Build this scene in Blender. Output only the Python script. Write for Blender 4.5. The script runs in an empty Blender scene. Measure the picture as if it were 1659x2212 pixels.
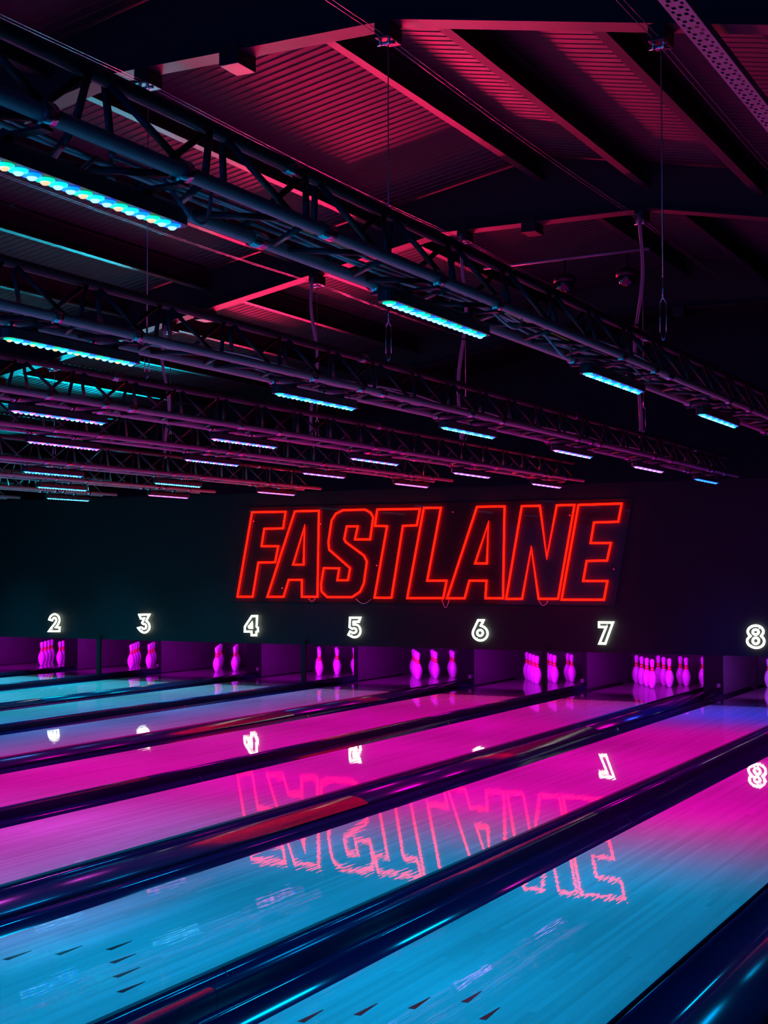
import bpy, bmesh, math, random
from mathutils import Vector, Matrix
random.seed(4)
sc = bpy.context.scene
COL = sc.collection

# ------------------------------------------------------------------ camera
CAM_H, YAW, PITCH, ROLL, FPX = 1.5636, 0.4735, 0.0387, -0.0013, 3137.1
cam = bpy.data.cameras.new('camera')
cam.sensor_fit = 'VERTICAL'
cam.sensor_height = 24.0
cam.lens = FPX / 2212 * 24.0
cam.clip_start = 0.05
cam.clip_end = 100
camo = bpy.data.objects.new('camera', cam)
COL.objects.link(camo)
_f = Vector((-math.sin(YAW) * math.cos(PITCH), math.cos(YAW) * math.cos(PITCH), math.sin(PITCH)))
_r = Vector((math.cos(YAW), math.sin(YAW), 0))
_u = _r.cross(_f)
r2 = _r * math.cos(ROLL) + _u * math.sin(ROLL)
u2 = -_r * math.sin(ROLL) + _u * math.cos(ROLL)
m3 = Matrix((r2, u2, -_f)).transposed()
camo.matrix_world = Matrix.Translation((0, 0, CAM_H)) @ m3.to_4x4()
sc.camera = camo

# ------------------------------------------------------------------ world, exposure
w = bpy.data.worlds.new('dark_hall')
sc.world = w
w.use_nodes = True
w.node_tree.nodes['Background'].inputs[0].default_value = (0.02, 0.10, 0.75, 1)
w.node_tree.nodes['Background'].inputs[1].default_value = 1.3
sc.view_settings.view_transform = 'Standard'
sc.view_settings.look = 'None'
sc.view_settings.gamma = 1.0
sc.view_settings.use_curve_mapping = False
sc.view_settings.exposure = 0.0
sc.cycles.use_denoising = True
sc.cycles.max_bounces = 4
sc.cycles.diffuse_bounces = 2
sc.cycles.glossy_bounces = 3
sc.cycles.transmission_bounces = 1
sc.cycles.use_adaptive_sampling = True
sc.cycles.adaptive_threshold = 0.03
sc.cycles.sample_clamp_indirect = 4.0
sc.cycles.caustics_reflective = False
sc.cycles.caustics_refractive = False


def area_light(name, loc, aim, sx, sy, color, power, spread=180):
    l = bpy.data.lights.new(name, 'AREA')
    l.shape = 'RECTANGLE'
    l.size, l.size_y = sx, sy
    l.color = color
    l.energy = power
    l.spread = math.radians(spread)
    o = bpy.data.objects.new(name, l)
    COL.objects.link(o)
    d = (Vector(aim) - Vector(loc)).normalized()
    # local x stays along the long side, local -z looks at aim
    return o, d


def place_light(o, loc, d, xdir):
    z = -d
    x = Vector(xdir) - z * Vector(xdir).dot(z)
    x.normalize()
    y = z.cross(x)
    o.matrix_world = Matrix.Translation(loc) @ Matrix((x, y, z)).transposed().to_4x4()


# red wash bar and an added teal one, unseen behind the masking wall, lighting the roof
WASHES = [((-10.4, 18.40, 2.62), (-3.3, 9.2, 5.6), 3.4, (1.0, 0.016, 0.12), 92, 46),
          ((-14.6, 18.40, 2.62), (-10.0, 9.0, 5.2), 2.6, (0.0, 0.45, 0.62), 130, 60)]
for loc, aim, ln, colr, pw, sp in WASHES:
    for i in range(5):
        l3 = Vector(loc) + Vector((ln * (i - 2) / 5, 0, 0))
        a3 = Vector(aim) + Vector((ln * (i - 2) / 5, 0, 0))
        o, d = area_light('roof_wash_light', l3, a3, 0.16, 0.05, colr, pw / 5, sp)
        place_light(o, l3, d, (1, 0, 0))

# ------------------------------------------------------------------ layout (metres; Y runs down the lanes)
LANES = {10: -0.376, 9: -2.159, 8: -3.755, 7: -5.538, 6: -7.134, 5: -8.917, 4: -10.513, 3: -12.296, 2: -13.892, 1: -15.675}
HALF, GUT = 0.5334, 0.235
Y_FOUL, Y_END = 0.16, 19.55
Y_MASK, MASK_Z0, MASK_Z1 = 16.667, 0.555, 2.58
Y_HEAD, Y_KICK = 18.45, 18.08
TRUSS = {1: (-2.305, 2.6), 2: (-4.04, 2.6), 3: (-5.87, 2.6), 4: (-7.58, 2.65), 5: (-9.46, 2.6), 6: (-11.1, 2.6), 7: (-12.75, 2.6), 8: (-14.5, 2.6)}
BAR_Y = [2.83 + 2.115 * k for k in range(7)]
FRAMES = [2.65, 7.95, 13.25, 18.55]
RIDGE = -5.03


def flange_z(x):
    return 4.95 - 0.19 * max(0.0, abs(x - RIDGE) - 1.07)


def deck_z(x):
    return 5.60 - 0.19 * abs(x - RIDGE)


# ------------------------------------------------------------------ materials
MATS = {}


def mat(name, color=(0.5, 0.5, 0.5), rough=0.5, metal=0.0, spec=0.5, emit=None, strength=0.0, coat=0.0, coat_rough=0.1, noise=0.0, nscale=20.0, nstretch=(1, 1, 1), bump=0.0):
    if name in MATS:
        return MATS[name]
    m = bpy.data.materials.new(name)
    m.use_nodes = True
    nt = m.node_tree
    b = nt.nodes['Principled BSDF']
    b.inputs['Base Color'].default_value = (*color, 1)
    b.inputs['Roughness'].default_value = rough
    b.inputs['Metallic'].default_value = metal
    b.inputs['Specular IOR Level'].default_value = spec
    b.inputs['Coat Weight'].default_value = coat
    b.inputs['Coat Roughness'].default_value = coat_rough
    if emit:
        b.inputs['Emission Color'].default_value = (*emit, 1)
        b.inputs['Emission Strength'].default_value = strength
    if noise or bump:
        tc = nt.nodes.new('ShaderNodeTexCoord')
        mp = nt.nodes.new('ShaderNodeMapping')
        mp.inputs['Scale'].default_value = nstretch
        nz = nt.nodes.new('ShaderNodeTexNoise')
        nz.inputs['Scale'].default_value = nscale
        nz.inputs['Detail'].default_value = 4
        nt.links.new(tc.outputs['Object'], mp.inputs['Vector'])
        nt.links.new(mp.outputs['Vector'], nz.inputs['Vector'])
        if noise:
            mx = nt.nodes.new('ShaderNodeMix')
            mx.data_type = 'RGBA'
            mx.inputs[6].default_value = (*[c * (1 - noise) for c in color], 1)
            mx.inputs[7].default_value = (*[min(1, c * (1 + noise)) for c in color], 1)
            nt.links.new(nz.outputs['Fac'], mx.inputs[0])
            nt.links.new(mx.outputs[2], b.inputs['Base Color'])
        if bump:
            bp = nt.nodes.new('ShaderNodeBump')
            bp.inputs['Strength'].default_value = bump
            bp.inputs['Distance'].default_value = 0.01
            nt.links.new(nz.outputs['Fac'], bp.inputs['Height'])
            nt.links.new(bp.outputs['Normal'], b.inputs['Normal'])
            nt.links.new(bp.outputs['Normal'], b.inputs['Coat Normal'])
    MATS[name] = m
    return m


def lane_material():
    m = bpy.data.materials.new('oiled_lane_boards')
    m.use_nodes = True
    nt = m.node_tree
    N, K = nt.nodes, nt.links.new
    b = N['Principled BSDF']
    tc = N.new('ShaderNodeTexCoord')
    sep = N.new('ShaderNodeSeparateXYZ')
    K(tc.outputs['Object'], sep.inputs[0])
    # board index -> random tone per board strip, broken into board lengths
    dv = N.new('ShaderNodeMath'); dv.operation = 'DIVIDE'; dv.inputs[1].default_value = 1.0668 / 39
    fl = N.new('ShaderNodeMath'); fl.operation = 'FLOOR'
    K(sep.outputs[0], dv.inputs[0]); K(dv.outputs[0], fl.inputs[0])
    wn0 = N.new('ShaderNodeTexWhiteNoise'); wn0.noise_dimensions = '1D'
    K(fl.outputs[0], wn0.inputs['W'])
    ym = N.new('ShaderNodeMath'); ym.operation = 'MULTIPLY_ADD'; ym.inputs[1].default_value = 0.7
    off = N.new('ShaderNodeMath'); off.operation = 'MULTIPLY'; off.inputs[1].default_value = 9.0
    K(wn0.outputs['Value'], off.inputs[0])
    K(sep.outputs[1], ym.inputs[0]); K(off.outputs[0], ym.inputs[2])
    fy = N.new('ShaderNodeMath'); fy.operation = 'FLOOR'; K(ym.outputs[0], fy.inputs[0])
    cb = N.new('ShaderNodeCombineXYZ'); K(fl.outputs[0], cb.inputs[0]); K(fy.outputs[0], cb.inputs[1])
    wn = N.new('ShaderNodeTexWhiteNoise'); wn.noise_dimensions = '2D'; K(cb.outputs[0], wn.inputs['Vector'])
    mp = N.new('ShaderNodeMapping'); mp.inputs['Scale'].default_value = (60, 1.2, 1)
    K(tc.outputs['Object'], mp.inputs['Vector'])
    nz = N.new('ShaderNodeTexNoise'); nz.inputs['Scale'].default_value = 1.0; nz.inputs['Detail'].default_value = 5
    K(mp.outputs[0], nz.inputs['Vector'])
    ad = N.new('ShaderNodeMath'); ad.operation = 'ADD'; K(wn.outputs['Value'], ad.inputs[0]); K(nz.outputs['Fac'], ad.inputs[1])
    rp = N.new('ShaderNodeValToRGB')
    rp.color_ramp.elements[0].position = 0.2; rp.color_ramp.elements[0].color = (0.50, 0.47, 0.44, 1)
    rp.color_ramp.elements[1].position = 1.5 / 2 + 0.2; rp.color_ramp.elements[1].color = (0.64, 0.62, 0.60, 1)
    hv = N.new('ShaderNodeMath'); hv.operation = 'MULTIPLY'; hv.inputs[1].default_value = 0.6
    K(ad.outputs[0], hv.inputs[0]); K(hv.outputs[0], rp.inputs['Fac'])
    K(rp.outputs['Color'], b.inputs['Base Color'])
    b.inputs['Roughness'].default_value = 0.22
    b.inputs['Specular IOR Level'].default_value = 0.0
    b.inputs['Coat Weight'].default_value = 1.0
    b.inputs['Coat Roughness'].default_value = 0.007
    # fine unevenness of the oiled boards
    mp2 = N.new('ShaderNodeMapping'); mp2.inputs['Scale'].default_value = (38, 2.2, 1)
    K(tc.outputs['Object'], mp2.inputs['Vector'])
    n2 = N.new('ShaderNodeTexNoise'); n2.inputs['Scale'].default_value = 1.0; n2.inputs['Detail'].default_value = 2
    K(mp2.outputs[0], n2.inputs['Vector'])
    bp = N.new('ShaderNodeBump'); bp.inputs['Strength'].default_value = 0.022; bp.inputs['Distance'].default_value = 0.01
    K(n2.outputs['Fac'], bp.inputs['Height'])
    K(bp.outputs['Normal'], b.inputs['Coat Normal']); K(bp.outputs['Normal'], b.inputs['Normal'])
    return m


M_LANE = lane_material()
M_DECK = mat('pin_deck_darker_coated', (0.16, 0.14, 0.13), 0.3, coat=1.0, coat_rough=0.04, noise=0.2, nscale=3, nstretch=(20, 1, 1))  # pin deck, darker than the lane bed
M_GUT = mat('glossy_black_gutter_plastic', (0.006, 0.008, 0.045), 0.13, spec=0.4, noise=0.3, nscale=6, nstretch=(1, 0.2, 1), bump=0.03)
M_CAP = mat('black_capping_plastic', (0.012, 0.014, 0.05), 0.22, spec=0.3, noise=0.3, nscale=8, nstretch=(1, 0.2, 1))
M_ARROW = mat('dark_inlaid_arrow', (0.035, 0.03, 0.03), 0.3, coat=1.0, coat_rough=0.05)
M_STEEL = mat('satin_truss_tube', (0.34, 0.34, 0.35), 0.42, spec=0.5, noise=0.25, nscale=9)
M_STEEL_SHADED = mat('shaded_truss_tube', (0.05, 0.05, 0.055), 0.42, spec=0.5, noise=0.25, nscale=9)  # truss tube darkened: shade on top chord and braces put into the colour
M_CHROME = mat('bright_zinc_fittings', (0.75, 0.76, 0.78), 0.22, metal=1.0, noise=0.1, nscale=30)
M_BLACK = mat('matt_black_metal', (0.012, 0.012, 0.014), 0.45, noise=0.2, nscale=12)
M_HOUS = mat('black_led_housing', (0.05, 0.05, 0.055), 0.4, noise=0.2, nscale=12)
M_RAFTER = mat('painted_steel_rafter', (0.018, 0.018, 0.022), 0.6, noise=0.2, nscale=3)
M_PURLIN = mat('galvanised_purlin', (0.019, 0.019, 0.022), 0.55, noise=0.15, nscale=5)
M_ROOF = mat('profiled_roof_sheet', (0.024, 0.024, 0.025), 0.6, noise=0.12, nscale=2.5)
M_MASK = mat('matt_dark_masking_board', (0.014, 0.014, 0.018), 0.5, spec=0.25, noise=0.12, nscale=3)
M_ACRYL = mat('dark_glossy_acrylic', (0.024, 0.02, 0.024), 0.03, spec=0.12, bump=0.02, nscale=3)
M_WALL = mat('black_painted_wall', (0.05, 0.05, 0.06), 0.8, noise=0.2, nscale=2)
M_FLOOR = mat('dark_subfloor', (0.03, 0.03, 0.033), 0.7, noise=0.2, nscale=3)
M_APPR = mat('approach_boards', (0.4, 0.33, 0.26), 0.3, coat=0.6, noise=0.15, nscale=3, nstretch=(20, 1, 1))
M_KICK = mat('scuffed_kickback_board', (0.10, 0.095, 0.10), 0.5, noise=0.2, nscale=6)
M_KEND = mat('black_kickback_end', (0.004, 0.004, 0.005), 0.7, spec=0.1, noise=0.2, nscale=6)
M_CURT = mat('dark_pit_curtain', (0.05, 0.045, 0.05), 0.8, noise=0.2, nscale=5)
M_PIN = mat('white_pin_lacquer', (0.82, 0.80, 0.78), 0.12, spec=0.6, coat=0.6, coat_rough=0.05, noise=0.03, nscale=40)
M_BAND = mat('red_pin_band', (0.75, 0.02, 0.03), 0.15, coat=0.6, noise=0.05, nscale=40)
M_CABLE = mat('grey_cable_sheath', (0.55, 0.55, 0.56), 0.5, noise=0.15, nscale=20)
M_CABLEY = mat('yellow_cable_sheath', (0.55, 0.42, 0.03), 0.5, noise=0.1, nscale=20)
M_WIRE = mat('steel_wire_rope', (0.5, 0.5, 0.52), 0.35, metal=0.8, noise=0.2, nscale=80)
M_TRAY = mat('galvanised_cable_tray', (0.42, 0.42, 0.44), 0.45, metal=0.3, noise=0.15, nscale=20)
M_GLASS = mat('dark_dome_glass', (0.01, 0.01, 0.012), 0.05, spec=0.8, noise=0.1, nscale=5)
M_RED = mat('red_neon_tube', (0.05, 0.002, 0.002), 0.6, spec=0.0, emit=(1.0, 0.002, 0.0005), strength=12.0, noise=0.05, nscale=20)
M_WHITE = mat('pale_neon_tube', (0.7, 0.7, 0.65), 0.4, emit=(0.86, 1.0, 0.72), strength=4.5, noise=0.02, nscale=20)
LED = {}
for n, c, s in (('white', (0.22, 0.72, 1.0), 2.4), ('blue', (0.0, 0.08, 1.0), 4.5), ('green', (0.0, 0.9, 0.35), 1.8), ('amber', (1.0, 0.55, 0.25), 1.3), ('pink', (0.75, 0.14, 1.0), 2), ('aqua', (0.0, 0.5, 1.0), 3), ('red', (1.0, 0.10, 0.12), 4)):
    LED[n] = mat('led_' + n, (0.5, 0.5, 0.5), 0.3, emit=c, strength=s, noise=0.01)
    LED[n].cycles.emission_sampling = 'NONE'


# ------------------------------------------------------------------ mesh helpers
def link(name, mesh, m=None, parent=None):
    if m is not None and not mesh.materials:
        mesh.materials.append(m)
    o = bpy.data.objects.new(name, mesh)
    COL.objects.link(o)
    if parent:
        o.parent = parent
    return o


def empty(name, loc=(0, 0, 0)):
    o = bpy.data.objects.new(name, None)
    o.empty_display_size = 0.1
    COL.objects.link(o)
    o.location = loc
    return o


def tag(o, label=None, cat=None, group=None, kind=None):
    if label: o['label'] = label
    if cat: o['category'] = cat
    if group: o['group'] = group
    if kind: o['kind'] = kind
    return o


def pydata(name, v, f, smooth=False):
    me = bpy.data.meshes.new(name)
    me.from_pydata(v, [], f)
    me.update()
    if smooth:
        me.polygons.foreach_set('use_smooth', [True] * len(me.polygons))
    return me


class MB:
    def __init__(s):
        s.v, s.f, s.mi = [], [], []

    def add(s, v, f, mi=0):
        n = len(s.v)
        s.v += [tuple(p) for p in v]
        s.f += [tuple(i + n for i in q) for q in f]
        s.mi += [mi] * len(f)
        return s

    def box(s, x0, x1, y0, y1, z0, z1, mi=0):
        v = [(x, y, z) for x in (x0, x1) for y in (y0, y1) for z in (z0, z1)]
        return s.add(v, [(0, 1, 3, 2), (4, 6, 7, 5), (0, 4, 5, 1), (2, 3, 7, 6), (0, 2, 6, 4), (1, 5, 7, 3)], mi)

    def sweep(s, prof, y0, y1, closed=True, ny=1, mi=0):
        """profile of (x, z) points extruded along Y"""
        n = len(prof)
        v = [(x, y0 + (y1 - y0) * k / ny, z) for k in range(ny + 1) for x, z in prof]
        f = []
        for k in range(ny):
            for i in range(n if closed else n - 1):
                j = (i + 1) % n
                f.append((k * n + i, k * n + j, (k + 1) * n + j, (k + 1) * n + i))
        if closed:
            f.append(tuple(range(n))[::-1])
            f.append(tuple(range(ny * n, ny * n + n)))
        return s.add(v, f, mi)

    def tube(s, pts, r, seg=8, closed=False, mi=0):
        pts = [Vector(p) for p in pts]
        n = len(pts)
        rings = []
        up = None
        for i in range(n):
            a = pts[i - 1] if (i > 0 or closed) else None
            b = pts[(i + 1) % n] if (i < n - 1 or closed) else None
            d1 = (pts[i] - a).normalized() if a is not None else None
            d2 = (b - pts[i]).normalized() if b is not None else None
            t = (d1 + d2) if (d1 is not None and d2 is not None) else (d1 or d2)
            if t.length < 1e-6: t = d2
            t = t.normalized()
            if up is None:
                up = Vector((0, 0, 1)) if abs(t.z) < 0.9 else Vector((0, 1, 0))
            if closed:
                up = Vector((0, 1, 0))
            x = up.cross(t)
            if x.length < 1e-4: x = Vector((1, 0, 0)).cross(t)
            x.normalize()
            y = t.cross(x)
            k = 1.0
            if d1 is not None and d2 is not None:
                k = 1.0 / max(0.45, math.sqrt(max(0.0, (1 + d1.dot(d2)) / 2)))
            rings.append([pts[i] + x * (math.cos(q) * r * k) + y * (math.sin(q) * r) for q in [2 * math.pi * j / seg for j in range(seg)]])
            if not closed: up = y
        v = [p for g in rings for p in g]
        f = []
        for i in range(n if closed else n - 1):
            for j in range(seg):
                a, b = i * seg + j, i * seg + (j + 1) % seg
                c, d = ((i + 1) % n) * seg + (j + 1) % seg, ((i + 1) % n) * seg + j
                f.append((a, b, c, d))
        if not closed:
            f.append(tuple(range(seg))[::-1])
            f.append(tuple((n - 1) * seg + j for j in range(seg)))
        return s.add(v, f, mi)

    def lathe(s, prof, seg=16, c=(0, 0, 0), mi=0):
        v, f = [], []
        n = len(prof)
        for r, z in prof:
            for j in range(seg):
                t = 2 * math.pi * j / seg
                v.append((c[0] + r * math.cos(t), c[1] + r * math.sin(t), c[2] + z))
        for i in range(n - 1):
            for j in range(seg):
                f.append((i * seg + j, i * seg + (j + 1) % seg, (i + 1) * seg + (j + 1) % seg, (i + 1) * seg + j))
        f.append(tuple(range(seg))[::-1])
        f.append(tuple((n - 1) * seg + j for j in range(seg)))
        return s.add(v, f, mi)

    def mesh(s, name, mats, smooth=False):
        me = pydata(name, s.v, s.f, smooth)
        for m in (mats if isinstance(mats, (list, tuple)) else [mats]):
            me.materials.append(m)
        if len(me.materials) > 1:
            me.polygons.foreach_set('material_index', s.mi)
        return me

    def build(s, name, mats, parent=None, smooth=False):
        return link(name, s.mesh(name, mats, smooth), None, parent)


def bevel(o, w=0.004, seg=2):
    b = o.modifiers.new('edge', 'BEVEL')
    b.width = w
    b.segments = seg
    b.limit_method = 'ANGLE'
    return o


def between(o, a, b):
    """place a unit-length tube mesh (along z, 0..1) from a to b"""
    a, b = Vector(a), Vector(b)
    d = b - a
    q = d.to_track_quat('Z', 'Y')
    o.matrix_basis = Matrix.Translation(a) @ q.to_matrix().to_4x4() @ Matrix.Diagonal((1, 1, d.length, 1))
    return o

LETTERS = {"f":[[[-10.518,2.321],[-9.991,2.318],[-10.03,2.097],[-10.325,2.095],[-10.367,1.862],[-10.105,1.86],[-10.153,1.645],[-10.417,1.642],[-10.506,1.182],[-10.749,1.182]]],"a":[[[-9.849,2.321],[-9.481,2.321],[-9.502,1.189],[-9.741,1.188],[-9.739,1.411],[-9.942,1.411],[-10.022,1.185],[-10.274,1.183]],[[-9.698,2.12],[-9.713,1.613],[-9.874,1.613]]],"s":[[[-9.119,2.322],[-8.895,2.322],[-8.788,2.322],[-8.712,2.28],[-8.674,2.218],[-8.719,1.936],[-8.942,1.938],[-8.9,2.107],[-9.063,2.109],[-9.101,1.942],[-9.076,1.903],[-8.81,1.728],[-8.767,1.651],[-8.811,1.37],[-8.866,1.261],[-8.983,1.19],[-9.357,1.187],[-9.439,1.258],[-9.448,1.346],[-9.408,1.566],[-9.175,1.563],[-9.204,1.407],[-9.045,1.408],[-9.014,1.565],[-9.326,1.807],[-9.338,1.906],[-9.288,2.192],[-9.226,2.278]]],"t":[[[-8.615,2.321],[-8.003,2.317],[-8.05,2.107],[-8.246,2.105],[-8.411,1.185],[-8.657,1.183],[-8.473,2.104],[-8.649,2.111]]],"l":[[[-7.949,2.326],[-7.71,2.325],[-7.905,1.405],[-7.634,1.406],[-7.681,1.187],[-8.187,1.183]]],"a2":[[[-7.215,2.327],[-6.845,2.325],[-6.87,1.191],[-7.105,1.19],[-7.091,1.407],[-7.322,1.407],[-7.388,1.187],[-7.629,1.185]],[[-7.062,2.125],[-7.084,1.621],[-7.244,1.622]]],"n":[[[-6.617,2.322],[-6.38,2.323],[-6.294,1.689],[-6.162,2.323],[-5.935,2.324],[-6.152,1.191],[-6.403,1.189],[-6.495,1.811],[-6.618,1.187],[-6.829,1.185]]],"e":[[[-5.885,2.323],[-5.345,2.327],[-5.389,2.112],[-5.691,2.108],[-5.736,1.863],[-5.482,1.86],[-5.532,1.651],[-5.786,1.648],[-5.832,1.409],[-5.529,1.407],[-5.573,1.185],[-6.108,1.181]]]}
DIGITS = {2:[[[-14.002,0.824],[-13.987,0.859],[-13.953,0.891],[-13.903,0.906],[-13.854,0.894],[-13.821,0.863],[-13.809,0.825],[-13.816,0.788],[-13.84,0.749],[-13.877,0.712],[-13.806,0.713],[-13.81,0.658],[-14.006,0.654],[-13.948,0.716],[-13.884,0.78],[-13.867,0.812],[-13.878,0.842],[-13.903,0.854],[-13.929,0.84],[-13.946,0.812]]],
3:[[[-12.39,0.914],[-12.214,0.919],[-12.268,0.829],[-12.233,0.808],[-12.21,0.769],[-12.21,0.729],[-12.233,0.694],[-12.276,0.667],[-12.319,0.666],[-12.365,0.684],[-12.406,0.728],[-12.348,0.741],[-12.325,0.72],[-12.299,0.716],[-12.273,0.731],[-12.265,0.754],[-12.276,0.777],[-12.299,0.787],[-12.325,0.786],[-12.339,0.802],[-12.303,0.864],[-12.363,0.86]]],
4:[[[-10.526,0.921],[-10.441,0.923],[-10.448,0.779],[-10.426,0.766],[-10.428,0.718],[-10.451,0.713],[-10.453,0.666],[-10.528,0.665],[-10.528,0.714],[-10.637,0.712],[-10.635,0.778]],[[-10.524,0.829],[-10.52,0.764],[-10.563,0.765],[-10.572,0.779]]],
5:[[[-9.021,0.921],[-8.869,0.923],[-8.889,0.871],[-8.97,0.869],[-8.97,0.835],[-8.933,0.835],[-8.896,0.821],[-8.872,0.789],[-8.864,0.754],[-8.874,0.713],[-8.904,0.682],[-8.946,0.668],[-8.987,0.674],[-9.044,0.701],[-9.02,0.743],[-8.985,0.726],[-8.958,0.724],[-8.933,0.736],[-8.925,0.758],[-8.936,0.779],[-8.96,0.787],[-8.992,0.778],[-9.027,0.799]]],
6:[[[-7.21,0.916],[-7.137,0.915],[-7.174,0.85],[-7.138,0.838],[-7.104,0.814],[-7.084,0.779],[-7.081,0.744],[-7.095,0.707],[-7.129,0.677],[-7.177,0.663],[-7.226,0.673],[-7.265,0.701],[-7.284,0.74],[-7.28,0.78],[-7.262,0.815]],[[-7.146,0.76],[-7.15,0.744],[-7.16,0.731],[-7.176,0.723],[-7.193,0.723],[-7.208,0.73],[-7.219,0.743],[-7.223,0.759],[-7.219,0.775],[-7.208,0.788],[-7.193,0.796],[-7.175,0.796],[-7.16,0.789],[-7.15,0.777]]],
7:[[[-5.64,0.914],[-5.467,0.915],[-5.564,0.663],[-5.637,0.663],[-5.552,0.86],[-5.64,0.86]]],
8:[[[-3.785,0.908],[-3.745,0.903],[-3.712,0.882],[-3.695,0.852],[-3.697,0.824],[-3.722,0.791],[-3.692,0.762],[-3.686,0.724],[-3.702,0.686],[-3.738,0.662],[-3.786,0.654],[-3.831,0.666],[-3.867,0.69],[-3.883,0.725],[-3.875,0.758],[-3.843,0.787],[-3.867,0.811],[-3.875,0.842],[-3.861,0.874],[-3.826,0.899]],[[-3.75,0.834],[-3.753,0.822],[-3.763,0.812],[-3.776,0.806],[-3.792,0.806],[-3.805,0.811],[-3.815,0.821],[-3.818,0.833],[-3.814,0.845],[-3.805,0.856],[-3.791,0.861],[-3.776,0.862],[-3.762,0.856],[-3.753,0.847]],[[-3.748,0.736],[-3.752,0.72],[-3.761,0.707],[-3.776,0.7],[-3.791,0.7],[-3.805,0.706],[-3.815,0.719],[-3.818,0.734],[-3.814,0.75],[-3.804,0.763],[-3.79,0.77],[-3.775,0.77],[-3.761,0.764],[-3.751,0.751]]]}

# ================================================================== the room
fl = MB().box(-17.2, 3.6, -8, 22, -0.32, -0.20).build('floor', M_FLOOR)
tag(fl, 'dark subfloor under the bowling lanes', 'floor', kind='structure')
ap = MB().box(-17.2, 3.6, -8, Y_FOUL - 0.02, -0.20, 0.0).build('floor', M_APPR)
tag(ap, 'wooden approach floor in front of the lanes', 'floor', kind='structure')
tag(MB().box(-17.4, -17.2, -8, 22, -0.3, 6).build('wall_left', M_WALL), 'black side wall beyond the first lane', 'wall', kind='structure')
tag(MB().box(3.6, 3.8, -8, 22, -0.3, 6).build('wall_right', M_WALL), 'black side wall beyond the last lane', 'wall', kind='structure')
tag(MB().box(-17.2, 3.6, 21.8, 22, -0.2, 6).build('wall_far', M_WALL), 'black wall behind the pinsetters', 'wall', kind='structure')

# masking wall above the pin decks
wb = MB().box(-17.2, 3.6, Y_MASK, Y_MASK + 0.20, MASK_Z0, MASK_Z1).build('wall_back', M_MASK)
tag(wb, 'dark masking wall above the pin decks carrying the neon signs', 'wall', kind='structure')

# roof: profiled sheet, purlins, portal rafters
ceil = tag(empty('ceiling'), 'dark pitched steel roof with profiled sheet, purlins and rafters', 'ceiling', kind='structure')
b = MB()
pitch, d = 0.105, 0.006
ys = []
y = -8.0
while y < 22:
    ys += [(y, 0), (y + pitch * 0.62, 0), (y + pitch * 0.70, d), (y + pitch * 0.92, d)]
    y += pitch
for x0, x1 in ((-17.2, RIDGE), (RIDGE, 3.6)):
    v, f = [], []
    for yy, dz in ys:
        v += [(x0, yy, deck_z(x0) - dz), (x1, yy, deck_z(x1) - dz)]
    for i in range(len(ys) - 1):
        f.append((2 * i, 2 * i + 1, 2 * i + 3, 2 * i + 2))
    b.add(v, f)
b.build('roof_sheet', M_ROOF, ceil)
# purlins: lipped C sections, one per line and bay
px = RIDGE - 0.34
PUR = [-6.75 - 1.1 * k for k in range(9)] + [-5.05, -4.0, -2.92, -1.85, -0.8, 0.25, 1.3, 2.35, 3.3]
pm = {}
for x in PUR:
    zt = deck_z(x) - 0.018
    h = 0.23
    prof = [(-0.035, 0), (0.035, 0), (0.035, -0.006), (-0.029, -0.006), (-0.029, -h + 0.006), (0.035, -h + 0.006), (0.035, -h + 0.022), (0.041, -h + 0.022), (0.041, -h), (-0.035, -h)]
    if 'c' not in pm:
        pm['c'] = MB().sweep(prof, 0, 5.30).mesh('purlin', M_PURLIN)
    for fy in FRAMES[:3]:
        o = link('purlin', pm['c'], None, ceil)
        o.location = (x, fy, zt)
# rafters with haunched apex: web + bottom flange + stiffeners
for fy in FRAMES:
    xs = [-17.1, -12, -9, RIDGE - 1.07, RIDGE + 1.07, -1, 3.5]
    r = MB()
    for a, c in zip(xs[:-1], xs[1:]):
        za, zc = flange_z(a), flange_z(c)
        ta, tc_ = deck_z(a) - 0.012, deck_z(c) - 0.012
        if a < RIDGE < c:
            r.add([(a, fy - .006, za), (c, fy - .006, zc), (c, fy - .006, tc_), (RIDGE, fy - .006, deck_z(RIDGE) - .012), (a, fy - .006, ta),
                   (a, fy + .006, za), (c, fy + .006, zc), (c, fy + .006, tc_), (RIDGE, fy + .006, deck_z(RIDGE) - .012), (a, fy + .006, ta)],
                  [(0, 1, 2, 3, 4), (9, 8, 7, 6, 5), (0, 5, 6, 1), (4, 3, 8, 9), (3, 2, 7, 8)])
        else:
            r.add([(a, fy - .006, za), (c, fy - .006, zc), (c, fy - .006, tc_), (a, fy - .006, ta), (a, fy + .006, za), (c, fy + .006, zc), (c, fy + .006, tc_), (a, fy + .006, ta)],
                  [(0, 1, 2, 3), (7, 6, 5, 4), (0, 4, 5, 1), (3, 2, 6, 7)])
    ro = r.build('rafter', M_RAFTER, ceil)
    fb = MB()
    for a, c in zip(xs[:-1], xs[1:]):
        za, zc = flange_z(a), flange_z(c)
        v = [(a, fy - .085, za - .012), (c, fy - .085, zc - .012), (c, fy + .085, zc - .012), (a, fy + .085, za - .012), (a, fy - .085, za), (c, fy - .085, zc), (c, fy + .085, zc), (a, fy + .085, za)]
        fb.add(v, [(3, 2, 1, 0), (4, 5, 6, 7), (0, 1, 5, 4), (1, 2, 6, 5), (2, 3, 7, 6), (3, 0, 4, 7)])
    fb.build('bottom_flange', M_RAFTER, ro)
    for sx in (RIDGE - 0.12, -9.0, -12.0, -1.0):
        z = flange_z(sx)
        bevel(MB().box(sx - .075, sx + .075, fy - .11, fy + .11, z - .11, z + .02).build('splice_plate', M_BLACK, ro), 0.006)

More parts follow.
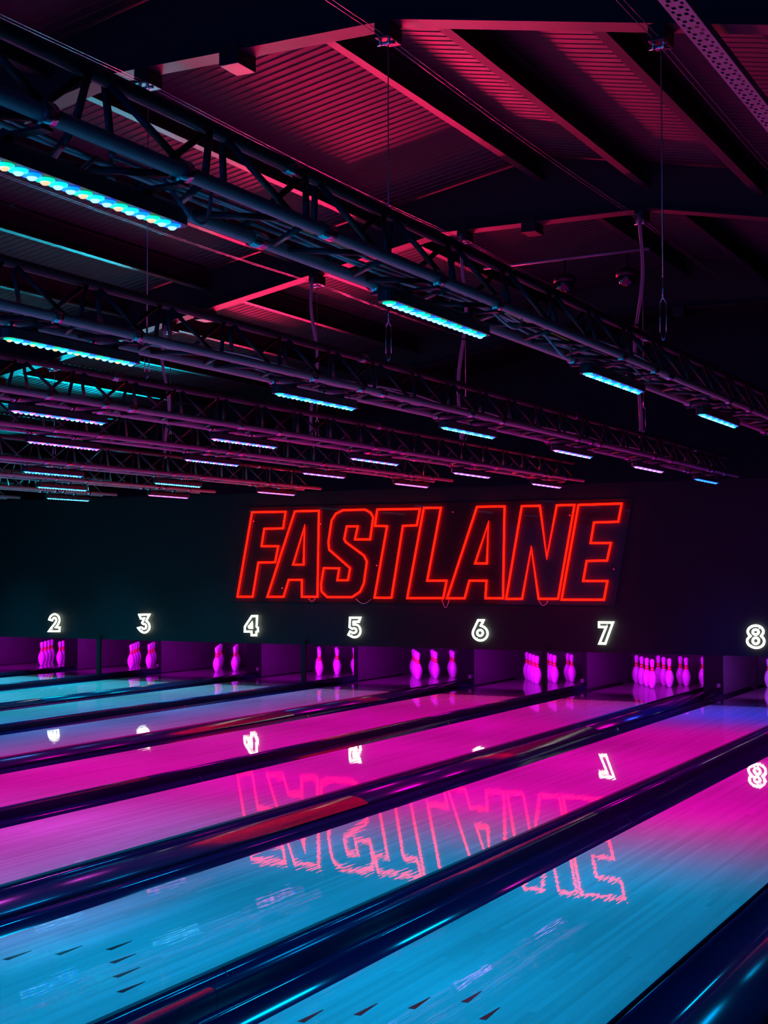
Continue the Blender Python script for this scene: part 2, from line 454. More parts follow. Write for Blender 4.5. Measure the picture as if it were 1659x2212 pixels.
# ================================================================== lanes
LANE_LABEL = {
    10: 'tenth lane, mostly outside the lower right corner of the picture',
    9: 'nearest cyan-lit lane, crossing the bottom right corner, with dark arrows',
    8: 'second nearest lane, cyan at the bottom left and reflecting the red neon sign',
    7: 'pink lane running to the full rack of pins right of number seven',
    6: 'pink lane running to the rack between numbers six and seven',
    5: 'magenta lane running to the rack between numbers five and six',
    4: 'violet lane running to the pins below number five',
    3: 'blue-green lane running to the pins below number four',
    2: 'narrow teal lane running to the pins below number three',
    1: 'farthest teal strip of lane running to the pins below number two'}
gp = []
NG = 14
for i in range(NG + 1):
    t = i / NG
    gp.append((t * GUT, -0.012 - 0.078 * math.sin(math.pi * t) ** 0.75))
gut_prof = gp + [(GUT, -0.105), (0, -0.105)]
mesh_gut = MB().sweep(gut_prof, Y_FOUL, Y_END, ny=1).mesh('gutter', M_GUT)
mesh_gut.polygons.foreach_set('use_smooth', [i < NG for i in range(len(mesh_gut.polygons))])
mesh_bed = MB().box(-HALF, HALF, Y_FOUL, 16.50, -0.06, 0.0).mesh('lane_bed', M_LANE)
mesh_deck = MB().box(-HALF, HALF, 16.505, Y_END, -0.06, 0.0).mesh('pin_deck', M_DECK)
# arrow: slim dart 155 mm long
mesh_arrow = MB().add([(-.014, -.155, .0012), (.014, -.155, .0012), (.002, 0, .0012), (-.002, 0, .0012), (-.014, -.155, 0), (.014, -.155, 0), (.002, 0, 0), (-.002, 0, 0)],
                      [(0, 1, 2, 3), (0, 4, 5, 1), (1, 5, 6, 2), (2, 6, 7, 3), (3, 7, 4, 0)]).mesh('arrow', M_ARROW)
mesh_seam = MB().sweep([(x * 1.0, z + 0.0015) for x, z in gp] + [(x, z + 0.0005) for x, z in gp[::-1]], 0, 0.006).mesh('gutter_seam', M_CHROME)
for n, x in LANES.items():
    ln = tag(empty('bowling_lane', (x, 0, 0)), LANE_LABEL[n], 'bowling lane', 'bowling lanes side by side')
    link('lane_bed', mesh_bed, None, ln)
    link('pin_deck', mesh_deck, None, ln)
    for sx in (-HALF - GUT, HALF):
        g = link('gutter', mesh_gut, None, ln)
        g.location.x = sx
        for k, ys_ in enumerate((4.27, 9.1, 13.6)):
            s_ = link('gutter_seam', mesh_seam, None, g)
            s_.location.y = ys_ + (0.35 if sx > 0 else 0) + 0.13 * (n % 3)
    for i in range(-3, 4):
        a = link('arrow', mesh_arrow, None, ln)
        a.location = (i * 0.1368, 5.0 - 0.1545 * abs(i), 0)

# dividers between lanes: wide arched capping inside a pair, slim raised rail between pairs
DIV_LABEL = {1: 'farthest black capping between the two teal lanes', 2: 'slim black rail between the lanes to the pins below numbers three and four',
             3: 'black capping between the lanes to the pins below numbers four and five', 4: 'slim black rail left of the lane to the rack between numbers five and six',
             5: 'black capping between the magenta lanes left of number six', 6: 'slim black rail between the two pink lanes beside number seven',
             7: 'black capping with red sign reflections between the pink and cyan lanes', 8: 'slim black rail with a pink highlight crossing the lower right half',
             9: 'black capping in the bottom right corner'}
for n in range(1, 10):
    xl, xr = LANES[n] + HALF + GUT, LANES[n + 1] - HALF - GUT
    wide = (xr - xl) > 0.15
    dv = tag(empty('lane_divider', ((xl + xr) / 2, 0, 0)), DIV_LABEL[n], 'lane divider', 'black dividers between lanes')
    hw = (xr - xl) / 2
    if wide:
        prof = [(-hw, -.19), (-hw, -.01)] + [(-hw + 2 * hw * t, 0.004 + 0.040 * math.sin(math.pi * t) ** 0.8) for t in [i / 14 for i in range(15)]] + [(hw, -.01), (hw, -.19)]
    else:
        prof = [(-hw, -.19), (-hw, .048)] + [(-hw * math.cos(math.pi * t), 0.048 + 0.017 * math.sin(math.pi * t)) for t in [i / 8 for i in range(1, 8)]] + [(hw, .048), (hw, -.19)]
    cuts = [Y_FOUL, 4.4, 8.6, 13.35, Y_KICK - 0.005]
    for a, c in zip(cuts[:-1], cuts[1:]):
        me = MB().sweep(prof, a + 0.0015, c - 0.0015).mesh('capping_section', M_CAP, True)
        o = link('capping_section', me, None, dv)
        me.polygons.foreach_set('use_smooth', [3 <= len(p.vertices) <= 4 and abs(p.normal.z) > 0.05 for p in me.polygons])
    if not wide:
        # slim post that carries the masking wall
        po = MB().box(-0.026, 0.026, Y_MASK - 0.055, Y_MASK - 0.003, -0.19, MASK_Z0 + 0.05).build('support_post', M_MASK, dv)

# kickback partitions between the pin decks
for n in range(0, 10):
    if n == 0:
        xl, xr = LANES[1] - HALF - GUT - 0.25, LANES[1] - HALF - GUT
        lb = 'end kickback board at the far end of the first lane'
    else:
        xl, xr = LANES[n] + HALF + GUT, LANES[n + 1] - HALF - GUT
        lb = {1: 'black-ended kickback beside the pins below number two', 2: 'thin kickback beside the pins below number three', 3: 'black-ended kickback beside the pins below number four',
              4: 'thin kickback cutting off the pins below number five', 5: 'black-ended kickback left of the rack between numbers six and seven', 6: 'thin purple-lit kickback left of the full rack by number seven',
              7: 'black-ended kickback at the end of the full rack right of number seven', 8: 'kickback beyond the pins at the picture edge below number eight', 9: 'kickback beyond the ninth lane outside the picture'}[n]
    kb = tag(empty('kickback_partition', ((xl + xr) / 2, Y_KICK, -0.19)), lb, 'partition', 'kickback boards between pin decks')
    hw = (xr - xl) / 2
    MB().box(-hw, hw, 0.012, 1.95, 0, 1.15).build('side_board', M_KICK, kb)
    MB().box(-hw, hw, 0, 0.012, 0, 1.15).build('end_cap', M_KEND, kb)
    if n in (2, 3, 5, 6, 7):
        bevel(MB().box(hw - 0.075, hw - 0.03, -0.02, 0, 0.26, 0.31).build('sensor_box', M_KICK, kb), 0.004)
# pit curtains
for n in range(1, 10):
    x = LANES[n]
    c = tag(empty('pit_curtain', (x, 19.95, -0.19)), None)
    lab = {1: 'below number two', 2: 'below number three', 3: 'below number four', 4: 'below number five', 5: 'between numbers five and six', 6: 'between numbers six and seven', 7: 'right of number seven', 8: 'at the picture edge below number eight', 9: 'beyond the picture edge'}[n]
    tag(c, 'dark pit curtain behind the pins ' + lab, 'curtain', 'pit curtains behind the pins')
    v, f = [], []
    K_ = 48
    for i in range(K_ + 1):
        xx = -0.76 + 1.52 * i / K_
        yy = 0.012 * math.sin(i * 1.3)
        v += [(xx, yy, 0.16), (xx, yy * 0.3, 1.1)]
    for i in range(K_):
        f.append((2 * i, 2 * i + 2, 2 * i + 3, 2 * i + 1))
    o = MB().add(v, f).build('curtain_cloth', M_CURT, c, True)
    o.modifiers.new('thick', 'SOLIDIFY').thickness = 0.006
    bevel(MB().box(-0.76, 0.76, -0.03, 0.03, 1.08, 1.14).build('curtain_rail', M_BLACK, c), 0.006)
# pit floor
tag(MB().box(-17.2, 0.6, 19.56, 21.7, -0.19, -0.15).build('floor', M_FLOOR), 'dark pit floor behind the pin decks', 'floor', kind='structure')

# pin deck lights behind the masking wall: one fitting per lane
PINCOL = {n: (0.68, 0.0, 1.0) for n in range(1, 11)}
PINCOL[8] = (0.45, 0.05, 1.0)
for n in range(1, 10):
    x = LANES[n]
    lab = {1: 'below number two', 2: 'below number three', 3: 'below number four', 4: 'below number five', 5: 'between numbers five and six', 6: 'between numbers six and seven', 7: 'right of number seven', 8: 'at the picture edge below number eight', 9: 'beyond the picture edge'}[n]
    t = tag(empty('pin_deck_light', (x, 17.25, 0.80)), 'magenta pin light behind the mask, over pins ' + lab, 'light', 'pin deck lights')
    MB().sweep([(-.6, 0)] * 0 + [(-.5, 0.0), (.5, 0.0), (.5, .05), (-.5, .05)], -0.05, 0.05).build('housing', M_HOUS, t)
    MB().tube([(-.48, 0.0, -0.02), (.48, 0.0, -0.02)], 0.012, 8).build('lamp_tube', mat('magenta_lamp_tube', (0.5, 0.1, 0.5), 0.4, emit=(1, 0.02, 0.9), strength=3), t)
    for sx in (-.4, .4):
        MB().box(sx - .015, sx + .015, -.381, -.045, 0.01, 0.04).build('support_arm', M_BLACK, t)
    loc = Vector((x, 17.25, 0.76))
    o, dd = area_light('pin_light', loc, (x + 0.05, 18.55, 0.10), 0.95, 0.06, PINCOL[n], 24, 110)
    place_light(o, loc, dd, (1, 0, 0))

# ================================================================== pins
IN = 0.0254
pp = [(1.0, 0), (1.18, 0.15), (1.414, .75), (1.7, 1.5), (1.953, 2.25), (2.255, 3.375), (2.383, 4.5), (2.282, 5.875), (1.851, 7.25), (1.5, 7.95), (1.236, 8.625), (.983, 9.375), (.899, 10), (.935, 10.875), (1.047, 11.75), (1.203, 12.625), (1.273, 13.5), (1.18, 14.2), (.9, 14.65), (.5, 14.9), (.12, 15)]


def rad_at(z):
    for (r0, z0), (r1, z1) in zip(pp[:-1], pp[1:]):
        if z0 <= z <= z1:
            return r0 + (r1 - r0) * (z - z0) / (z1 - z0)


mesh_pin = MB().lathe([(r * IN, z * IN) for r, z in pp], 20).mesh('pin_body', M_PIN, True)
band = [(rad_at(z) * IN + 0.0008, z * IN) for z in (8.75, 9.1, 9.375, 9.65)]
bm_ = [(band[0][0] - .002, band[0][1])] + band + [(band[-1][0] - .002, band[-1][1])]
mesh_band1 = MB().lathe(bm_, 20).mesh('neck_band', M_BAND, True)
band = [(rad_at(z) * IN + 0.0008, z * IN) for z in (9.95, 10.2, 10.5, 10.875)]
bm_ = [(band[0][0] - .002, band[0][1])] + band + [(band[-1][0] - .002, band[-1][1])]
mesh_band2 = MB().lathe(bm_, 20).mesh('neck_band', M_BAND, True)
SPOT = {1: (0, 0), 2: (-.1524, .264), 3: (.1524, .264), 4: (-.3048, .528), 5: (0, .528), 6: (.3048, .528), 7: (-.4572, .792), 8: (-.1524, .792), 9: (.1524, .792), 10: (.4572, .792)}
POSN = {1: 'head pin', 2: 'left pin of the second row', 3: 'right pin of the second row', 4: 'left pin of the third row', 5: 'middle pin of the third row', 6: 'right pin of the third row',
        7: 'leftmost pin of the back row', 8: 'second pin of the back row', 9: 'third pin of the back row', 10: 'rightmost pin of the back row'}
RACK = {1: 'below number two', 2: 'below number three', 3: 'below number four', 4: 'below number five', 5: 'between numbers five and six', 6: 'between numbers six and seven', 7: 'right of number seven', 8: 'at the edge below number eight'}
for n in range(1, 9):
    for k, (dx, dy) in SPOT.items():
        pn = tag(empty('bowling_pin', (LANES[n] + dx, Y_HEAD + dy, 0.0005)), f'white pin, {POSN[k]}, rack {RACK[n]}', 'bowling pin', f'pins in the rack {RACK[n]}')
        pn.rotation_euler.z = random.random() * 6
        link('pin_body', mesh_pin, None, pn)
        link('neck_band', mesh_band1, None, pn)
        link('neck_band', mesh_band2, None, pn)

# ================================================================== neon
YT = Y_MASK - 0.045
ns = tag(empty('neon_sign', (0, 0, 0)), 'large red outline neon sign reading FASTLANE on the dark masking wall', 'neon sign')
panel = [(-10.86, 1.115), (-5.45, 1.115), (-5.22, 2.39), (-10.58, 2.39)]
v = [(x, Y_MASK - 0.012, z) for x, z in panel] + [(x, Y_MASK - 0.001, z) for x, z in panel]
MB().add(v, [(0, 1, 2, 3), (7, 6, 5, 4), (0, 4, 5, 1), (1, 5, 6, 2), (2, 6, 7, 3), (3, 7, 4, 0)]).build('backing_panel', M_ACRYL, ns)
for key, loops in LETTERS.items():
    t = MB()
    for lp in loops:
        t.tube([(x, YT, z) for x, z in lp], 0.0125, 10, closed=True)
    o = t.build('letter_tube', M_RED, ns, True)
    o['label'] = f'red neon outline of the letter {key[0].upper()}'
for x, z in ((-10.5, 2.2), (-9.46, 2.15), (-8.63, 1.6), (-7.55, 2.27), (-7.5, 1.55), (-6.0, 2.2), (-5.45, 1.55), (-10.05, 1.3)):
    MB().tube([(x, Y_MASK - 0.011, z), (x, Y_MASK - 0.035, z)], 0.009, 10).build('standoff', M_CHROME, ns, True)
for x, wdt, dp in ((-9.60, .05, .02), (-8.83, .11, .03), (-7.66, .05, .05), (-6.35, .06, .03)):
    MB().tube([(x - wdt + 2 * wdt * t, Y_MASK - 0.02, 1.165 - dp * 2 * math.sin(math.pi * t)) for t in [i / 8 for i in range(9)]], 0.004, 6).build('lead_wire', M_CABLE, ns, True)


def smooth_loop(lp, curved, it=1):
    """round the curved digits by corner cutting, corners sharper than 55 degrees stay"""
    for _ in range(it):
        out = []
        n = len(lp)
        for i in range(n):
            p0, p1, p2 = Vector(lp[i - 1]), Vector(lp[i]), Vector(lp[(i + 1) % n])
            ang = (p1 - p0).angle(p2 - p1)
            if ang < math.radians(58) and curved:
                out += [tuple(p1 * .75 + p0 * .25), tuple(p1 * .75 + p2 * .25)]
            else:
                out.append(tuple(p1))
        lp = out
    return lp


WORDN = {2: 'two', 3: 'three', 4: 'four', 5: 'five', 6: 'six', 7: 'seven', 8: 'eight'}
for dgt, loops in DIGITS.items():
    cxx = sum(p[0] for p in loops[0]) / len(loops[0])
    zz = min(p[1] for p in loops[0])
    no = tag(empty('neon_number', (cxx, YT + 0.01, zz)), f'pale white neon lane number {WORDN[dgt]} on the dark wall', 'neon number', 'neon lane numbers')
    for i, lp in enumerate(loops):
        l2 = smooth_loop([(x - cxx, z - zz) for x, z in lp], dgt not in (7, 4), 2)
        o = MB().tube([(x, 0, z) for x, z in l2], 0.0135, 10, closed=True).build('outline_tube' if i == 0 else 'inner_tube', M_WHITE, no, True)
    for sx, sz in ((-0.05, 0.03), (0.04, 0.22)):
        MB().tube([(sx, 0.035, sz), (sx, 0.005, sz)], 0.006, 8).build('mounting_clip', M_CHROME, no, True)

# roof wash bars behind the masking wall, teal one added to tint the roof
for i, (loc, aim, ln, colr, pw, sp) in enumerate(WASHES):
    t = tag(empty('roof_wash_bar', (loc[0], loc[1], MASK_Z1 - 0.04)), ['red wash light bar behind the masking wall', 'added teal wash light bar unseen behind the masking wall'][i], 'light bar')
    bevel(MB().box(-ln / 2, ln / 2, -.04, .04, 0.0, .06).build('housing', M_HOUS, t), .006)
    for sx in (-ln * .4, ln * .4):
        MB().box(sx - .02, sx + .02, -1.532, -.035, -.03, .0).build('support_arm', M_BLACK, t)
    MB().box(-ln / 2 + .03, ln / 2 - .03, -.03, .03, .0602, .066).build('lens_strip', mat('wash_lens_%d' % i, (.3, .3, .3), .3, emit=colr, strength=1.0), t)

# ================================================================== trusses
unit = {}


def unit_tube(r, m, seg=10):
    k = (r, m.name)
    if k not in unit:
        unit[k] = MB().tube([(0, 0, 0), (0, 0, 1)], r, seg).mesh('tube', m, True)
    return unit[k]


ORD = {1: 'nearest', 2: 'second nearest', 3: 'third nearest', 4: 'fourth nearest', 5: 'fifth nearest', 6: 'sixth nearest', 7: 'seventh nearest', 8: 'farthest'}
T_H, T_W, BAY = 0.215, 0.125, 0.54
Y_T0, Y_T1 = 0.75, 16.4
COUP = [3.863, 7.61, 11.36, 15.1]
for n, (tx, tz) in TRUSS.items():
    t = tag(empty('lighting_truss', (tx, Y_T0, tz)), f'{ORD[n]} triangular lighting truss with LED bars below, hung under the roof', 'truss', 'parallel lighting trusses')
    Ltot = Y_T1 - Y_T0
    nodes = {'top': (0, T_H), 'right': (T_W, 0), 'left': (-T_W, 0)}
    for nm, (ax, az) in nodes.items():
        o = link('chord', unit_tube(0.021, M_STEEL, 14) if nm != 'top' else unit_tube(0.022, M_STEEL_SHADED, 14), None, t)
        between(o, (ax, 0, az), (ax, Ltot, az))
    nb = int(Ltot / BAY)
    first = (2.905 - BAY / 2 - Y_T0) % BAY
    segs = []
    for i in range(nb):
        y0 = first + i * BAY
        ym, y1 = y0 + BAY / 2, y0 + BAY
        if y1 > Ltot: break
        for ax in (T_W, -T_W):
            segs.append(((ax, y0 + .03, 0), (0, ym - .03, T_H)))
            segs.append(((0, ym + .03, T_H), (ax, y1 - .03, 0)))
        segs.append(((T_W, y0 + .03, 0), (-T_W, ym - .03, 0)))
        segs.append(((-T_W, ym + .03, 0), (T_W, y1 - .03, 0)))
    if n <= 3:
        for a, c in segs:
            o = link('brace', unit_tube(0.0105, M_STEEL_SHADED, 8), None, t)
            between(o, a, c)
    else:
        bb = MB()
        for a, c in segs:
            bb.tube([a, c], 0.0105, 5)
        tag(bb.build('bracing', M_STEEL_SHADED, t, True), kind='stuff')
    for yc in COUP:
        for nm, (ax, az) in nodes.items():
            o = MB().tube([(ax, yc - Y_T0 - .035, az), (ax, yc - Y_T0 + .035, az)], 0.0265, 14).build('coupler', M_CHROME, t, True)

# ================================================================== LED bars
C_CY, C_MG, C_PU, C_BL = (0.0, 0.42, 1.0), (1.0, 0.0, 0.58), (0.30, 0.20, 1.0), (0.02, 0.05, 1.0)
C_VB = (0.08, 0.26, 1.0)
C_MV = (0.78, 0.06, 0.80)
C_TEAL = (0.0, 0.55, 0.85)
# lens palettes: (emissive rim painting the bloom halo, bright core)
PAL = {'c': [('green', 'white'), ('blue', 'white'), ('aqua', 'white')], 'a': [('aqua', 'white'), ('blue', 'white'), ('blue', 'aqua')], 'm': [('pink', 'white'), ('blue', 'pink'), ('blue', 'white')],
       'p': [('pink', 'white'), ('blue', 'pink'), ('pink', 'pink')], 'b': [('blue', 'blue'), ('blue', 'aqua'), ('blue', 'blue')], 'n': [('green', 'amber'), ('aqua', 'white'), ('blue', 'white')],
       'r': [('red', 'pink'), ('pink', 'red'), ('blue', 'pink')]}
# truss -> bar index -> (light colour, lens palette, power factor)
BARS = {
    1: {0: (C_CY, 'n', 0.88), 1: (C_CY, 'c', 0.88), 2: (C_CY, 'a', 0.88), 3: (C_MG, 'a', 1.1), 4: (C_MG, 'm', 1.2), 5: (C_MG, 'm', 1.2), 6: (C_BL, 'b', 1.0)},
    2: {0: (C_CY, 'c', 0.88), 1: (C_CY, 'n', 0.88), 2: (C_CY, 'a', 0.7), 3: (C_MG, 'a', 1.2), 4: (C_MG, 'm', 1.2), 5: (C_MG, 'p', 1.0), 6: (C_BL, 'b', 1.6)},
    3: {1: (C_MV, 'm', 1.1), 2: (C_MV, 'm', 1.2), 3: (C_MG, 'm', 1.2), 4: (C_MG, 'm', 1.2), 5: (C_MG, 'p', 1.2), 6: (C_MG, 'p', 0.9)},
    4: {2: (C_MG, 'm', 1.2), 3: (C_MG, 'p', 1.2), 4: (C_MG, 'm', 1.2), 5: (C_MG, 'p', 1.1), 6: (C_MG, 'r', 0.8)},
    5: {3: (C_VB, 'm', 1.1), 4: (C_VB, 'a', 1.1), 5: (C_VB, 'c', 1.1), 6: (C_VB, 'r', 1.0)},
    6: {4: (C_TEAL, 'c', 1.3), 5: (C_TEAL, 'c', 1.6), 6: (C_TEAL, 'r', 1.4)},
    7: {5: (C_TEAL, 'c', 2.2), 6: (C_TEAL, 'c', 2.0)},
    8: {5: (C_TEAL, 'c', 2.2), 6: (C_TEAL, 'c', 2.4)},
}
BAR_L, BAR_P = 0.90, 18.0
NL = 18
lens_mesh = {}


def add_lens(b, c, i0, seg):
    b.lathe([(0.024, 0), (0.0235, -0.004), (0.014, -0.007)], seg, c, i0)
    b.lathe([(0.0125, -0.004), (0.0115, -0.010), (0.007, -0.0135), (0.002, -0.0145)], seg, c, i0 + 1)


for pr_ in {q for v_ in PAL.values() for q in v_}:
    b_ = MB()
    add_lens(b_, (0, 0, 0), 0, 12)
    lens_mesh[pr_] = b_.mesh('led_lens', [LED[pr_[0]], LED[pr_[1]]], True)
hp = []
for i in range(9):
    q = math.pi * i / 8 - math.pi / 2
    hp.append((0.036 * math.cos(q), BAR_L / 2 - 0.036 + 0.036 * math.sin(q) + 0.036))
outline = [(x, y) for x, y in [(0.036 * math.cos(math.pi * i / 8), BAR_L / 2 - 0.036 + 0.036 * math.sin(math.pi * i / 8)) for i in range(9)]]
outline += [(-x, -y) for x, y in outline]
no_ = len(outline)
hv = [(x, y, 0.0) for x, y in outline] + [(x * 1.0, y, 0.038) for x, y in outline] + [(x * 0.8, y * 0.99, 0.048) for x, y in outline]
hf = [tuple(range(no_))[::-1], tuple(range(2 * no_, 3 * no_))]
for r_ in range(2):
    for i in range(no_):
        j = (i + 1) % no_
        hf.append((r_ * no_ + i, r_ * no_ + j, (r_ + 1) * no_ + j, (r_ + 1) * no_ + i))
mesh_house = MB().add(hv, hf).mesh('housing', M_HOUS)
mesh_brk = MB().box(-.018, .018, -.02, .02, .046, .062).box(-.135, .135, -.018, .018, .060, .068).mesh('bracket', M_BLACK)
mesh_clamp = MB().tube([(0, -.02, 0), (0, .02, 0)], 0.030, 12).mesh('clamp', M_CHROME, True)
strip_cache = {}
for n, bars in BARS.items():
    tx, tz = TRUSS[n]
    kk = sorted(bars)
    vis = [k for k in kk if BAR_Y[k] * 0.845 > -(tx + 0.5) * 0.97 or n <= 2]
    for k in kk:
        colr, pal, pf = bars[k]
        loc = Vector((tx, BAR_Y[k], tz - 0.10))
        nth = ['first', 'second', 'third', 'fourth', 'fifth', 'sixth', 'seventh'][kk.index(k)]
        t = tag(empty('led_bar', loc), f'lit LED light bar, {nth} from the left under the {ORD[n]} truss', 'led bar', 'LED bars under the trusses')
        t.rotation_euler = (0, 0, 0)
        link('housing', mesh_house, None, t)
        for yy in (-0.27, 0.27):
            bk = link('bracket', mesh_brk, None, t)
            bk.location.y = yy
            for sx in (-T_W, T_W):
                c = link('clamp', mesh_clamp, None, bk)
                c.location = (sx, 0, 0.10)
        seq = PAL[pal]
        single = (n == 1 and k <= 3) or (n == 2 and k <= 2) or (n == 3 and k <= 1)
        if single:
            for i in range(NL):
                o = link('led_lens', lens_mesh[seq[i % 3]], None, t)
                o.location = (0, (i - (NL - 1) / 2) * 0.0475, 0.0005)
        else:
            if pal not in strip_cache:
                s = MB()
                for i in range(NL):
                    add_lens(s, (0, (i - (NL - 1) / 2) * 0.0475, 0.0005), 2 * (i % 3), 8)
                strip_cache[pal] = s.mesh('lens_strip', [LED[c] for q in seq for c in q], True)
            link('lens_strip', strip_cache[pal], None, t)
        o, dd = area_light('led_bar_light', loc, loc - Vector((0, 0, 1)), BAR_L * 0.92, 0.05, colr, BAR_P * pf, 80)
        place_light(o, loc - Vector((0, 0, 0.016)), dd, (0, 1, 0))

# ================================================================== hanging wires, clamps and cable bundles
ROOFW = {1: 'nearest', 2: 'second nearest', 3: 'third nearest', 4: 'fourth nearest', 5: 'fifth nearest', 6: 'sixth nearest'}
for n in range(1, 7):
    tx, tz = TRUSS[n]
    for fi, fy in ((1, FRAMES[1]), (2, FRAMES[2])):
        zt = flange_z(tx) - 0.012
        zb = tz + T_H + 0.022
        h_ = zt - zb
        t = tag(empty('suspension_wire', (tx, fy, zb)), f'vertical wire from the {["", "front", "rear"][fi]} rafter down to the {ROOFW[n]} truss', 'wire', 'truss suspension wires')
        MB().tube([(0, 0, 0.34), (0, 0, h_ - 0.10)], 0.004, 6).build('wire_rope', M_WIRE, t, True)
        tb = MB()
        for sx in (-.018, .018):
            tb.tube([(sx, 0, .05), (sx, 0, .22)], .004, 6)
        tb.tube([(-.018, 0, .05), (0, 0, .0), (.018, 0, .05)], .005, 6).tube([(-.018, 0, .22), (0, 0, .25), (.018, 0, .22)], .005, 6)
        tb.tube([(0, 0, .24), (0, 0, .36)], .007, 6)
        tb.build('turnbuckle', M_CHROME, t, True)
        bevel(MB().box(-.05, .05, -.095, .095, h_ - .10, h_ - .002).build('beam_clamp', M_BLACK, t), .006)
        for sx in (-.03, .03):
            MB().tube([(sx, -.05, h_ - .135), (sx, -.05, h_ - .06)], .011, 8).build('clamp_bolt', M_CHROME, t, True)
        MB().tube([(-.06, -.03, h_ - .12), (.06, -.03, h_ - .12)], .012, 8).build('clamp_bolt', M_CHROME, t, True)
# wire pairs running along the roof above the first three trusses
for n in (1, 2, 3, 4):
    tx = TRUSS[n][0]
    for a, c, nm in ((FRAMES[0], FRAMES[1], 'front'), (FRAMES[1], FRAMES[2], 'middle'), (FRAMES[2], FRAMES[3], 'rear')):
        z = flange_z(tx) - 0.10
        t = MB()
        for sx in (-.018, .018):
            t.tube([(tx + sx, a + .06 + (c - a - .12) * i / 10, z - .03 * math.sin(math.pi * i / 10)) for i in range(11)], .0028, 5)
        o = t.build('tension_wire', M_WIRE, None, True)
        tag(o, f'thin twin wire between the rafters above the {ROOFW[n]} truss, {nm} bay', 'wire', 'twin wires along the roof')
# cable bundles dropping from the rear rafter to trusses
for n, lab in ((2, 'second'), (3, 'third'), (4, 'fourth'), (5, 'fifth')):
    tx, tz = TRUSS[n]
    zt, zb = flange_z(tx) - .05, tz + .18
    t = tag(empty('cable_bundle', (tx, FRAMES[2], zb)), f'wavy bundle of cables hanging from the rear rafter to the {lab} nearest truss', 'cable', 'hanging cable bundles')
    for j in range(4):
        pts = []
        for i in range(15):
            q = i / 14
            amp = math.sin(math.pi * q)
            pts.append((0.05 * amp * math.sin(q * 7 + n) + 0.012 * math.cos(j * 1.57 + q * 5), 0.03 * amp * math.cos(q * 6 + n) - 0.10 + 0.012 * math.sin(j * 1.57 + q * 5), (zt - zb) * q))
        MB().tube(pts, .007, 6).build('cable', M_CABLE, t, True)
    MB().tube([(0.05 * math.sin(3.5 + n) * .95, -0.1 + 0.03 * math.cos(3 + n), (zt - zb) * .5 - .01), (0.05 * math.sin(3.5 + n) * .95, -0.1 + 0.03 * math.cos(3 + n), (zt - zb) * .5 + .01)], .024, 8).build('cable_tie', M_BLACK, t, True)

# cables lying inside the first three trusses
cn = 0
for n in (1, 2, 3):
    tx, tz = TRUSS[n]
    for j in range(6 if n < 3 else 3):
        y0 = 1.6 + 0.7 * j + 1.3 * (n - 1)
        y1 = 9.5 + 0.9 * j
        pts = []
        steps = 44
        x_ = -0.08 + 0.028 * j
        for i in range(steps + 1):
            q = i / steps
            yy = y0 + (y1 - y0) * q
            pts.append((tx + x_ + 0.02 * math.sin(q * 17 + j * 2) + 0.012 * math.sin(q * 41 + j), yy, tz + 0.024 + 0.008 * (1 + math.sin(q * 29 + 3 * j)) + .003 * j))
        o = MB().tube(pts, 0.006 if j else 0.008, 6).build('power_cable', M_CABLEY if (j == 3 and n == 1) else M_CABLE, None, True)
        nth = ['first', 'second', 'third', 'fourth', 'fifth', 'sixth'][j]
        tag(o, ('yellow' if (j == 3 and n == 1) else 'grey') + f' cable lying in the {ORD[n]} truss, {nth} from its far side', 'cable', 'cables lying in the trusses')
# slack loops hanging out of the near truss
for j, (y0, y1, dx, dp) in enumerate(((2.45, 2.98, -0.06, .13), (3.16, 3.42, 0.0, .12), (5.3, 5.75, .02, .08), (6.1, 6.5, -.03, .10), (7.2, 7.6, .02, .08))):
    tx, tz = TRUSS[1]
    pts = [(tx + dx + .05 * math.sin(3.1 * i / 12), y0 + (y1 - y0) * i / 12, tz + .03 - dp * math.sin(math.pi * i / 12) ** 1.2) for i in range(13)]
    o = MB().tube(pts, .006, 6).build('cable_loop', M_CABLE, None, True)
    tag(o, f'slack cable loop drooping below the nearest truss, {["first", "second", "third", "fourth", "fifth"][j]} from the left', 'cable', 'slack loops on the nearest truss')

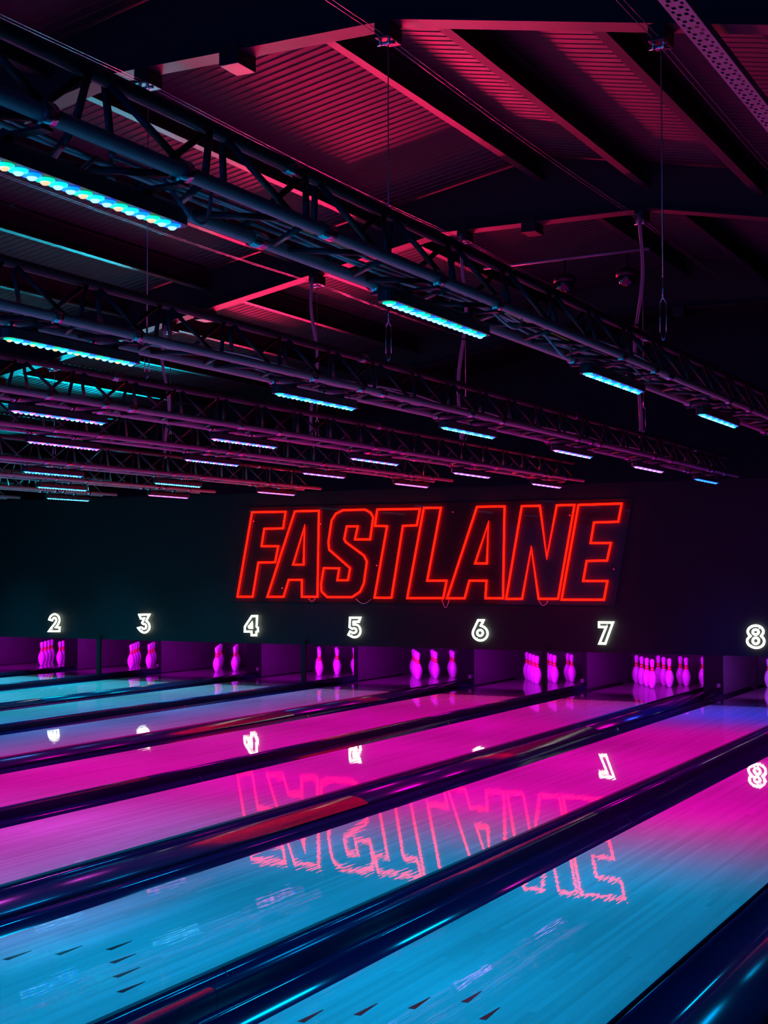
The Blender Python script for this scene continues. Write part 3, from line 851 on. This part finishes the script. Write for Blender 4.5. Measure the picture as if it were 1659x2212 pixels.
# ================================================================== cable tray at the roof, top right
tr = tag(empty('cable_tray', (-2.03, 4.0, 4.47)), 'perforated metal cable tray running under the roof at the top right', 'cable tray')
tb = MB()
wd, L_ = 0.062, 9.5
cols = [-wd, -.046, -.030, -.008, .008, .030, .046, wd]
stp = 0.052
ny = int(L_ / stp)
for i in range(ny):
    y0 = i * stp
    for c in range(len(cols) - 1):
        hole = c in (2, 4) if i % 2 else c in (1, 5)
        ya, yb = y0, y0 + stp
        if c in (1, 2, 4, 5) and hole:
            tb.add([(cols[c], ya, 0), (cols[c + 1], ya, 0), (cols[c + 1], ya + .016, 0), (cols[c], ya + .016, 0)], [(0, 1, 2, 3)])
        else:
            tb.add([(cols[c], ya, 0), (cols[c + 1], ya, 0), (cols[c + 1], yb, 0), (cols[c], yb, 0)], [(0, 1, 2, 3)])
tp = tb.build('tray_base', M_TRAY, tr)
tp.modifiers.new('thick', 'SOLIDIFY').thickness = 0.0015
for sx in (-wd, wd):
    MB().box(sx - .001, sx + .001, 0, L_, 0, .05).build('tray_side', M_TRAY, tr)
    MB().box(min(sx, sx * .85), max(sx, sx * .85), 0, L_, .05, .052).build('tray_lip', M_TRAY, tr)
for yy in (FRAMES[1] - 4.0, ):
    MB().tube([(0, yy, .05), (0, yy, flange_z(-2.03) - 4.47)], .005, 6).build('tray_hanger', M_WIRE, tr, True)

# ================================================================== pipe with dome cameras, far under the roof
pz = 4.84
pipe = MB().tube([(-6.2, 14.5, pz - .01), (-4.35, 14.5, pz + .02)], .016, 10).build('conduit_pipe', M_STEEL, None, True)
tag(pipe, 'thin pink-lit pipe below the rear rafter', 'pipe')
for x, lb in ((-4.584, 'dark dome camera with a red rim below the far end of the thin pipe'), (-5.27, 'dark dome camera half hidden above the nearest truss')):
    t = tag(empty('dome_camera', (x, 14.5, pz - .36)), lb, 'camera')
    q = [(0.11 * math.cos(a), 0.11 - 0.11 * math.sin(a)) for a in [math.pi / 2 * (1 - i / 8) for i in range(8)]] + [(0.11, 0.11)]
    MB().lathe([(max(.004, r), z) for r, z in q], 20).build('dome', M_GLASS, t, True)
    MB().lathe([(.118, .11), (.118, .16), (.09, .19), (.03, .20)], 20).build('dome_housing', M_BLACK, t, True)
    MB().tube([(0, 0, .20), (0, 0, .345)], .016, 10).build('stem', M_BLACK, t, True)
